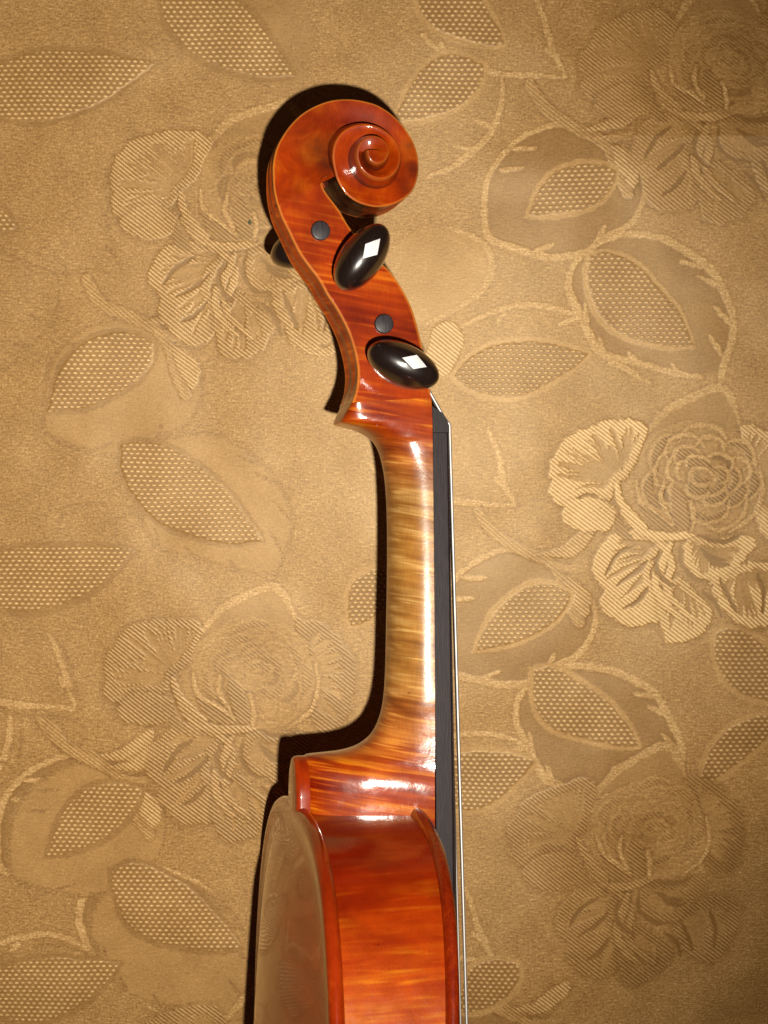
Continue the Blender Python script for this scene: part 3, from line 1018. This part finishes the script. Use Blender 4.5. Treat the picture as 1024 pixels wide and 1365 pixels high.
def rose(xf, tw=1.0, lite=0.62, seed=0):
    hk = 1.0 if seed == 0 else 0.5
    line(xf(C6([(620, 200), (660, 160), (700, 112), (780, 74), (860, 48), (900, 78), (930, 160)])), 13, tone=0.62, gr=0.9, edge_dark=0.6)
    region(xf(C6([(640, 205), (680, 150), (740, 105), (850, 60), (890, 85), (925, 165), (860, 190), (800, 150), (720, 160)])), tone=0.46, gr=0.3)
    petal(C6([(640, 190), (600, 150), (550, 145), (500, 155), (440, 175), (380, 200), (355, 235), (320, 275), (312, 320), (325, 350), (312, 380), (330, 410), (365, 430), (400, 410), (450, 385), (520, 400), (545, 350), (590, 300), (615, 240)]),
          C6([(570, 340)])[0], xf, 0.42, tw, lite, seed)
    petal(C6([(365, 430), (355, 450), (375, 480), (430, 500), (490, 500), (530, 480), (550, 440), (520, 405), (460, 388), (400, 400)]), C6([(560, 420)])[0], xf, 0.95, tw, lite, seed + 1)
    petal(C6([(560, 500), (500, 530), (460, 590), (455, 640), (490, 690), (485, 740), (530, 800), (590, 820), (660, 800), (685, 740), (650, 660), (655, 600), (720, 520), (640, 500)]),
          C6([(720, 560)])[0], xf, 0.5, tw, lite, seed + 2)
    petal(C6([(860, 650), (860, 700), (900, 780), (940, 810), (990, 820), (1050, 790), (1090, 720), (1080, 620), (1000, 600), (930, 610)]), C6([(940, 560)])[0], xf, 0.35, tw, lite, seed + 3)
    petal(C6([(680, 830), (700, 865), (760, 862), (820, 830), (855, 760), (800, 700), (740, 650), (690, 690), (665, 760)]), C6([(760, 620)])[0], xf, 0.4, tw, lite - 0.04, seed + 4)
    petal(C6([(760, 540), (785, 505), (860, 520), (940, 510), (990, 540), (940, 600), (860, 665), (800, 650), (755, 600)]), C6([(830, 520)])[0], xf, 0.35, tw * 0.8, lite - 0.03, seed + 5)
    petal(C6([(930, 160), (1000, 170), (1060, 200), (1110, 280), (1120, 380), (1090, 480), (1020, 520), (980, 420), (960, 280)]), C6([(930, 340)])[0], xf, 0.3, tw * 0.7, lite - 0.06, seed + 6)
    # ribbons of petal between the heart and the skirt
    for P in ([(640, 520), (690, 540), (720, 600), (700, 680), (720, 730), (790, 800)], [(720, 530), (700, 580), (680, 640), (700, 690)], [(560, 430), (600, 480), (660, 510), (750, 510), (800, 500)],
              [(545, 345), (560, 400), (600, 450), (640, 490)], [(660, 640), (680, 720), (740, 790)]):
        line(xf(C6(P)), 11, tone=lite + 0.05, tw=tw, gr=0.4, edge_dark=0.9)
    for P in ([(805, 505), (850, 525), (900, 525), (945, 505)], [(755, 540), (750, 600), (790, 650), (850, 660)], [(810, 550), (850, 580), (900, 590)], [(830, 575), (860, 600), (910, 605)],
              [(680, 560), (668, 610), (690, 660), (725, 682)], [(600, 545), (540, 580), (500, 640)], [(640, 600), (600, 640), (540, 680)], [(640, 690), (600, 740), (560, 760)],
              [(820, 690), (860, 730), (880, 790)], [(880, 650), (910, 720), (930, 770)], [(1000, 640), (1020, 700), (1010, 770)]):
        line(xf(C6(P)), 6.5, tone=0.27, tw=0.15, gr=0.2)
    # the heart: curled petals packed round each other, each with a light lip, a dark fold under it and a ribbed belly
    heart = C6([(610, 290), (620, 230), (680, 190), (740, 160), (820, 145), (890, 175), (950, 220), (985, 290), (1000, 370), (985, 430), (930, 480), (860, 505), (780, 500), (700, 470), (640, 430), (612, 370)])
    region(xf(heart), tone=0.53, tw=0, gr=0.6)
    rr_ = np.random.RandomState(200 + seed)
    hc = np.array(C6([(815, 325)])[0])
    items = []
    for ring, (ra, rb, cnt) in enumerate(((80, 72, 7), (66, 58, 7), (50, 43, 6), (34, 28, 5), (17, 12, 3))):
        for q in range(cnt):
            a0 = 2 * math.pi * (q + 0.5 * (ring % 2) + 0.3 * rr_.rand()) / cnt
            span = (2 * math.pi / cnt) * (0.95 + 0.5 * rr_.rand())
            items.append((ra * (0.9 + 0.14 * rr_.rand()), rb * (0.9 + 0.14 * rr_.rand()), a0, span, 9 + 7 * rr_.rand(), rr_.rand()))
    for ra, rb, a0, span, dep, rnd in items:
        ts = np.linspace(-0.5, 0.5, 7)
        outer = [(hc[0] + math.cos(a0 + span * t) * ra * (1 - 0.30 * abs(2 * t) ** 2.5), hc[1] + math.sin(a0 + span * t) * rb * (1 - 0.30 * abs(2 * t) ** 2.5)) for t in ts]
        inner = [(hc[0] + math.cos(a0 + span * t) * max(3, ra - dep) * (1 - 0.1 * abs(2 * t)), hc[1] + math.sin(a0 + span * t) * max(3, rb - dep) * (1 - 0.1 * abs(2 * t))) for t in ts[::-1]]
        if rnd < 0.62:
            region(xf(outer + inner), tone=0.38 + 0.05 * rnd, tw=0.8, gr=0.3, k0=hk)
        elif rnd < 0.75:
            region(xf(outer[1:-1] + inner[1:-1]), tone=0.26, tw=0.1, gr=0.2, k0=hk)
        line(xf(outer), 5.5, tone=0.60 + 0.05 * rnd, gr=0.8, tw=0, edge_dark=0.9 * hk, k0=hk)
    for P in (C6([(612, 410), (650, 420), (700, 455), (740, 490), (680, 495), (640, 470)]), C6([(540, 440), (560, 470), (595, 530), (550, 520), (528, 490)]), C6([(715, 400), (735, 360), (760, 380), (775, 440), (780, 490), (730, 480)])):
        region(xf(P), tone=0.40, tw=0.8, gr=0.2)
    for P in ([(610, 330), (625, 400), (680, 440), (730, 480)], [(700, 340), (690, 400), (720, 460)], [(1000, 300), (1010, 380), (980, 450), (900, 500)], [(780, 400), (790, 450), (785, 495)]):
        line(xf(C6(P)), 6, tone=0.63, gr=0.9, edge_dark=0.8)

def leaf(base, tip, wid, field=True, inv=0.0, dots=1.0):  # inv: satin sheen flip painted in as inverted tones
    b, t = np.array(base, float), np.array(tip, float)
    ax = t - b; L = np.linalg.norm(ax); ax /= L; nn = np.array((-ax[1], ax[0]))
    def outl(grow):
        up, dn = [], []
        for s in np.linspace(0, 1, 15):
            w_ = wid * (math.sin(math.pi * s ** 0.78)) ** 0.85 if 0 < s < 1 else 0
            c = b + ax * (L * s + (grow * (2 * s - 1)))
            k = 0.08 * L * math.sin(math.pi * s) * 0.6
            up.append(c + nn * (w_ + grow * min(1, 4 * s, 4 * (1 - s)) + k)); dn.append(c - nn * (w_ + grow * min(1, 4 * s, 4 * (1 - s)) - k))
        return up + dn[::-1][1:-1]
    if field:
        region(outl(22), tone=0.40 + inv * 0.14, gr=0.3, tw=0, dot=0, soft=8)
    region(outl(7.5), tone=0.60 - inv * 0.24, gr=0.35, tw=0, dot=0, closed_smooth=False)
    region(outl(0), tone=0.46 + inv * 0.05, gr=0.2, dot=dots, closed_smooth=False)

def vines(xf, inv=0.0):
    lt = 0.66 - inv * 0.33  # sheen flip painted into the vine tone
    def fieldr(P):
        region(xf(CA(P)), tone=0.385 + inv * 0.20, gr=0.3, soft=2)
    fieldr([(480, 395), (400, 362), (300, 400), (235, 470), (203, 560), (197, 650), (212, 700), (300, 735), (400, 755), (480, 745), (540, 700), (620, 660), (655, 590), (640, 480), (560, 430)])
    fieldr([(480, 745), (445, 790), (437, 850), (460, 910), (490, 970), (530, 1030), (600, 1060), (680, 1075), (760, 1098), (880, 1098), (915, 1010), (925, 930), (890, 850), (840, 780), (770, 730), (700, 700), (600, 695), (530, 715)])
    V_ = [([(640, 480), (662, 530), (660, 590), (620, 660), (540, 700), (480, 745), (400, 755), (300, 735), (212, 700), (195, 650), (200, 560), (235, 470), (300, 400), (400, 362), (455, 368)], 10),
          ([(480, 745), (445, 790), (435, 850), (460, 910), (490, 970), (530, 1030), (600, 1060), (680, 1075), (760, 1098), (830, 1110)], 11),
          ([(510, 725), (600, 692), (700, 700), (770, 730), (840, 780), (890, 850), (925, 930), (920, 1000), (890, 1100), (880, 1140)], 11),
          ([(0, 95), (60, 152), (150, 190), (230, 216), (330, 221), (435, 224)], 9), ([(435, 224), (400, 150), (372, 60), (345, 0)], 8), ([(235, 220), (235, 300), (208, 380), (160, 440), (90, 490), (20, 512)], 9),
          ([(130, 962), (200, 930), (280, 905), (350, 898), (430, 915), (488, 945)], 8), ([(560, 1065), (600, 1080), (680, 1130)], 8)]
    for P, w_ in V_:
        line(xf(CA(P)), w_ * (1 - 0.25 * inv), tone=lt, gr=0.95, tw=0, edge_dark=0.35 if inv == 0 else 0.0, k0=1 - 0.35 * inv)
    for P in ([(240, 500), (310, 494)], [(275, 435), (350, 432)], [(330, 742), (392, 718)], [(518, 712), (545, 662)], [(775, 772), (842, 792)], [(820, 815), (890, 852)], [(868, 898), (920, 955)], [(852, 985), (895, 1060)],
              [(620, 1035), (655, 1078)], [(525, 985), (548, 1042)], [(735, 1065), (765, 1100)], [(408, 957), (472, 924)], [(150, 345), (215, 375)], [(100, 430), (165, 440)], [(375, 140), (398, 165)], [(480, 890), (490, 970)], [(260, 925), (230, 955)], [(60, 120), (75, 155)]):
        line(xf(CA(P)), 7 - 2 * inv, tone=lt, gr=0.95, edge_dark=0.25 if inv == 0 else 0.0)
    # stem and its striped leaflets
    line(xf(CA([(325, 248), (370, 312), (440, 355), (520, 392), (560, 440), (575, 500), (615, 572)])), 15, tone=0.56, tw=0.45, gr=0.5, edge_dark=0.9, taper=False)
    for P, f in (([(480, 375), (560, 352), (620, 300), (655, 288), (642, 340), (580, 380)], (470, 380)), ([(560, 425), (620, 450), (650, 510), (632, 560), (600, 520), (570, 470)], (560, 420))):
        petal(CA(P), CA([f])[0], xf, 0.9, 0.9, 0.60, 31)
    line(xf(CA([(520, 400), (580, 408), (640, 402)])), 11, tone=0.55, gr=0.8, edge_dark=0.5)

# every rose, vine and leaf of the cloth, first the repeats outside the picture, then those in it
LA, LB = np.array((605.0, -252.0)), np.array((-50.0, 590.0))
seen = [(0, 0), (-1, 0), (-1, -1), (0, -1), (0, 1)]
for i in range(-2, 2):
    for j in range(-2, 3):
        du, dv = LA * i + LB * j
        if (i, j) in seen: continue
        cu, cv = 930 + du, 660 + dv
        if not (-600 < cu < 1600 and -500 < cv < 1900): continue
        vines(XF(du, dv)); rose(XF(du, dv), 0.8, seed=(i * 5 + j) % 17 + 20)
AB = (930, 660)
vines(XF(0, 0), 0.0)
vines(XF(-68, 572), 0.0)
vines(XF(605, -230), 0.0)
vines(XF(-592, 262), 0.75)
vines(XF(-640, 855), 0.75)
vines(XF(-560, -390), 0.55)
leaves = [((820, 228), (707, 288), 30, 0), ((783, 343), (922, 460), 41, 0), ((606, 500), (782, 468), 36, 0), ((757, 790), (634, 866), 29, 0), ((710, 895), (850, 992), 36, 0), ((560, 1052), (714, 1012), 36, 0),
          ((556, -42), (670, 54), 38, 0), ((642, 85), (528, 160), 34, 0), ((1032, 952), (938, 1052), 24, 0), ((955, 848), (1064, 930), 34, 0), ((690, 1288), (612, 1352), 30, 0), ((525, 760), (470, 830), 28, 0),
          ((-60, 118), (206, 80), 44, 1), ((212, -32), (390, 98), 44, 1), ((200, 458), (62, 548), 40, 1), ((158, 590), (346, 722), 46, 1), ((-50, 778), (180, 736), 42, 1), ((190, 1055), (58, 1138), 33, 1), ((148, 1160), (322, 1262), 42, 1),
          ((-40, 1335), (160, 1284), 40, 1), ((-60, 270), (22, 300), 20, 1)]
for b_, t_, w_, inv in leaves:
    leaf(b_, t_, w_, field=False, inv=inv * 0.8)
rose(XF(-592, 262, 0, 1.0, AB), 1.0, 0.46, 3)  # darker petals: sheen flip at the left put into the tone
rose(XF(-585, -385, 2, 1.02, AB), 1.0, 0.56, 5)
rose(XF(-60, 470, -4, 0.95, AB), 0.8, 0.44, 7)
rose(XF(45, -560, -4, 1.0, AB), 0.7, 0.50, 9)
rose(XF(-560, 780, 0, 1.0, AB), 0.9, 0.46, 13)
rose(XF(0, 0), 1.0, 0.78, 0)
# right rim of the rose that the violin hides: satin lobes with a striped tail
region([(560, 300), (600, 305), (640, 318), (655, 345), (650, 378), (620, 410), (565, 430), (520, 400), (515, 340)], tone=0.56, gr=0.4, tw=0)
line([(590, 298), (628, 312), (652, 335), (651, 376), (620, 408), (568, 432)], 9, tone=0.62, gr=0.8, edge_dark=0.4)
region([(578, 438), (604, 430), (620, 448), (608, 480), (590, 500), (565, 480)], tone=0.66, tw=1.0, gr=0.3)
line([(385, 452), (430, 470), (470, 450)], 12, tone=0.6, tw=0.8)

# ---- real relief and lie of the cloth
ridge = vnoise(UU, VV, 260, 11) * 0.6 + vnoise(UU, VV, 120, 12) * 0.25 + vnoise(UU, VV, 55, 13) * 0.1
right = np.clip((UU - 560) / 500, 0, 1)
low = np.clip((VV - 950) / 450, 0, 1)
high = np.clip((180 - VV) / 250, 0, 1)
Z = (ridge - 0.6) * (0.0045 + 0.008 * right * np.maximum(low, high))
# soft folds falling away at the lower and upper right
fold = np.sin((UU * 0.55 + VV) / 38.0 + 3 * vnoise(UU, VV, 170, 14)) * right * low
Z += fold * 0.0016
dd = np.clip((UU - 700) / 420, 0, 1.2) * low
Z -= dd ** 1.5 * 0.038 + np.clip((UU - 720) / 300, 0, 1.2) ** 1.5 * high * 0.022
# thickness of the weave itself
Z += (TONE - 0.5) * 0.00012 + TW * 0.00006 + DOT * 0.0001
# outside the picture the cloth simply runs on, flat
edge = np.clip(np.maximum.reduce([-UU - 20, UU - 1044, -VV - 20, VV - 1385, np.zeros(shape)]) / 250, 0, 1)
Z = Z * (1 - edge)
Z -= 0.0012

# the soft bed under the cloth slopes gently down towards the body of the violin
SL = math.tan(math.radians(4.6))
tv = (682.5 - VV) / FPX
Y = tv * (HC - SL * 0.16) / (1 + tv * SL)
Z0 = SL * (Y + 0.16)
X = (UU - 512) / FPX * (HC - Z0)
Z = Z + Z0
nv, nu = shape
co = np.stack([X, Y, Z], -1).reshape(-1, 3).astype(np.float32)
idx = np.arange(nv * nu).reshape(nv, nu)
q = np.stack([idx[1:, :-1], idx[1:, 1:], idx[:-1, 1:], idx[:-1, :-1]], -1).reshape(-1, 4)
me = bpy.data.meshes.new('tablecloth')
me.vertices.add(len(co))
me.vertices.foreach_set('co', co.ravel())
me.loops.add(q.size)
me.loops.foreach_set('vertex_index', q.ravel().astype(np.int32))
me.polygons.add(len(q))
me.polygons.foreach_set('loop_start', (np.arange(len(q)) * 4).astype(np.int32))
me.update(calc_edges=True)
me.shade_smooth()
wa = me.attributes.new('weave', 'FLOAT_COLOR', 'POINT')
wa.data.foreach_set('color', np.stack([np.clip(TONE, 0, 1), TW, DOT, GR], -1).reshape(-1).astype(np.float32))
cloth = bpy.data.objects.new('tablecloth', me)
COL.objects.link(cloth)
cloth['label'] = 'golden beige brocade tablecloth woven with roses and leaves, under the violin'
cloth['category'] = 'tablecloth'

N = NT('gold_brocade')
at = N.t.nodes.new('ShaderNodeAttribute'); at.attribute_name = 'weave'
sc = N.t.nodes.new('ShaderNodeSeparateColor'); N.l(at.outputs['Color'], sc.inputs[0])
tone, twm, dtm, grm = sc.outputs[0], sc.outputs[1], sc.outputs[2], at.outputs['Alpha']
tc = N.t.nodes.new('ShaderNodeTexCoord')
mp = N.n('ShaderNodeMapping', Scale=(1 / PU, 1 / PU, 1)); N.l(tc.outputs['Object'], mp.inputs[0])
sep = N.t.nodes.new('ShaderNodeSeparateXYZ'); N.l(mp.outputs[0], sep.inputs[0])
wob = N.noise(mp.outputs[0], 0.008, 1)
wv = N.math('MULTIPLY', N.math('SUBTRACT', wob, 0.5), 7)
xx = N.math('ADD', sep.outputs[0], wv)
yy = N.math('ADD', sep.outputs[1], wv)
def sinp(expr):
    return N.math('ADD', N.math('MULTIPLY', N.math('SINE', expr), 0.5), 0.5)
# twill ribs fall to the right
tw_ = sinp(N.math('MULTIPLY', N.math('ADD', N.math('MULTIPLY', xx, 0.62), N.math('MULTIPLY', yy, 0.78)), 2 * math.pi / 4.3))
tw_ = N.math('POWER', tw_, 1.2)
twb = sinp(N.math('MULTIPLY', N.math('SUBTRACT', N.math('MULTIPLY', xx, 0.8), N.math('MULTIPLY', yy, 0.6)), 2 * math.pi / 3.1))
tw_ = N.math('MULTIPLY', tw_, N.math('ADD', 0.72, N.math('MULTIPLY', twb, 0.28)))
# raised dots in offset columns
row = N.math('DIVIDE', yy, 5.6)
ri = N.math('FLOOR', row)
offs = N.math('MULTIPLY', N.math('MODULO', N.math('ABSOLUTE', ri), 2.0), 4.2)
colx = N.math('DIVIDE', N.math('ADD', N.math('ADD', xx, offs), N.math('MULTIPLY', yy, 0.06)), 8.4)
fx = N.math('SUBTRACT', N.math('FRACT', colx), 0.5)
fy = N.math('SUBTRACT', N.math('FRACT', row), 0.5)
rd = N.math('SQRT', N.math('ADD', N.math('MULTIPLY', N.math('MULTIPLY', fx, fx), 1.0), N.math('MULTIPLY', N.math('MULTIPLY', fy, fy), 1.25)))
dn_ = N.noise(mp.outputs[0], 0.16, 2)
dt_ = N.math('SUBTRACT', 1.0, N.math('DIVIDE', N.math('SUBTRACT', rd, 0.12), 0.30, clamp=True))
dt_ = N.math('MULTIPLY', dt_, N.math('ADD', 0.35, dn_))
# fine plain weave and slubs
g1 = N.noise(mp.outputs[0], 0.34, 3, 0.8)
mpd = N.n('ShaderNodeMapping', Rotation=(0, 0, math.radians(35)), Scale=(0.35, 1.5, 1)); N.l(mp.outputs[0], mpd.inputs[0])
g2 = N.noise(mpd.outputs[0], 0.30, 2, 0.7)
g3 = N.noise(mp.outputs[0], 0.022, 4, 0.6)
gsum = N.math('ADD', N.math('MULTIPLY', N.math('SUBTRACT', g1, 0.5), 1.6), N.math('MULTIPLY', N.math('SUBTRACT', g2, 0.5), 0.9))
gsum = N.math('MULTIPLY', gsum, N.math('ADD', 0.22, N.math('MULTIPLY', grm, 0.62)))
t = N.math('ADD', tone, N.math('MULTIPLY', N.math('SUBTRACT', g3, 0.5), 0.30))
t = N.math('ADD', t, gsum)
t = N.math('ADD', t, N.math('MULTIPLY', twm, N.math('MULTIPLY', N.math('SUBTRACT', tw_, 0.42), 0.60)))
t = N.math('ADD', t, N.math('MULTIPLY', dtm, N.math('MULTIPLY', N.math('SUBTRACT', dt_, 0.22), 0.56)), clamp=True)
colr = N.ramp(t, [(0.0, (0.135, 0.056, 0.014)), (0.33, (0.290, 0.144, 0.041)), (0.62, (0.490, 0.272, 0.093)), (1.0, (0.95, 0.64, 0.30))])
N.l(colr, N.b.inputs['Base Color'])
N.b.inputs['Roughness'].default_value = 0.42
N.b.inputs['Specular IOR Level'].default_value = 0.6
N.b.inputs['Specular Tint'].default_value = (1.0, 0.82, 0.55, 1)
N.b.inputs['Sheen Weight'].default_value = 0.15
N.b.inputs['Sheen Roughness'].default_value = 0.4
N.b.inputs['Sheen Tint'].default_value = (1.0, 0.85, 0.6, 1)
hh = N.math('ADD', N.math('MULTIPLY', gsum, 0.6), N.math('ADD', N.math('MULTIPLY', N.math('MULTIPLY', twm, tw_), 0.6), N.math('MULTIPLY', N.math('MULTIPLY', dtm, dt_), 1.4)))
bp = N.n('ShaderNodeBump', Strength=0.22, Distance=0.00035)
N.l(hh, bp.inputs['Height']); N.l(bp.outputs[0], N.b.inputs['Normal'])
me.materials.append(N.m)

# tiny green fleck lying on the cloth left of the scroll
V, F = [], []
rg_ = random.Random(4)
for h in (0.0, 0.35):
    for k in range(9):
        a = 2 * math.pi * k / 9
        r = (0.55 + 0.3 * rg_.random()) * (1 if h == 0 else 0.75)
        V.append((r * math.cos(a), 1.25 * r * math.sin(a), h))
F = grid_faces(2, 9, close_c=True) + [tuple(range(9)), tuple(range(9, 18))]
lint = mesh_obj('fleck', V, F, M_LINT, None, angle=60)
iu, iv = int(np.argmin(np.abs(UA - 332))), int(np.argmin(np.abs(VA - 295)))
lint.location = (float(X[iv, iu]), float(Y[iv, iu]), float(Z[iv, iu]))
lint['label'] = 'tiny dull green fleck on the cloth left of the scroll'
lint['category'] = 'fleck'
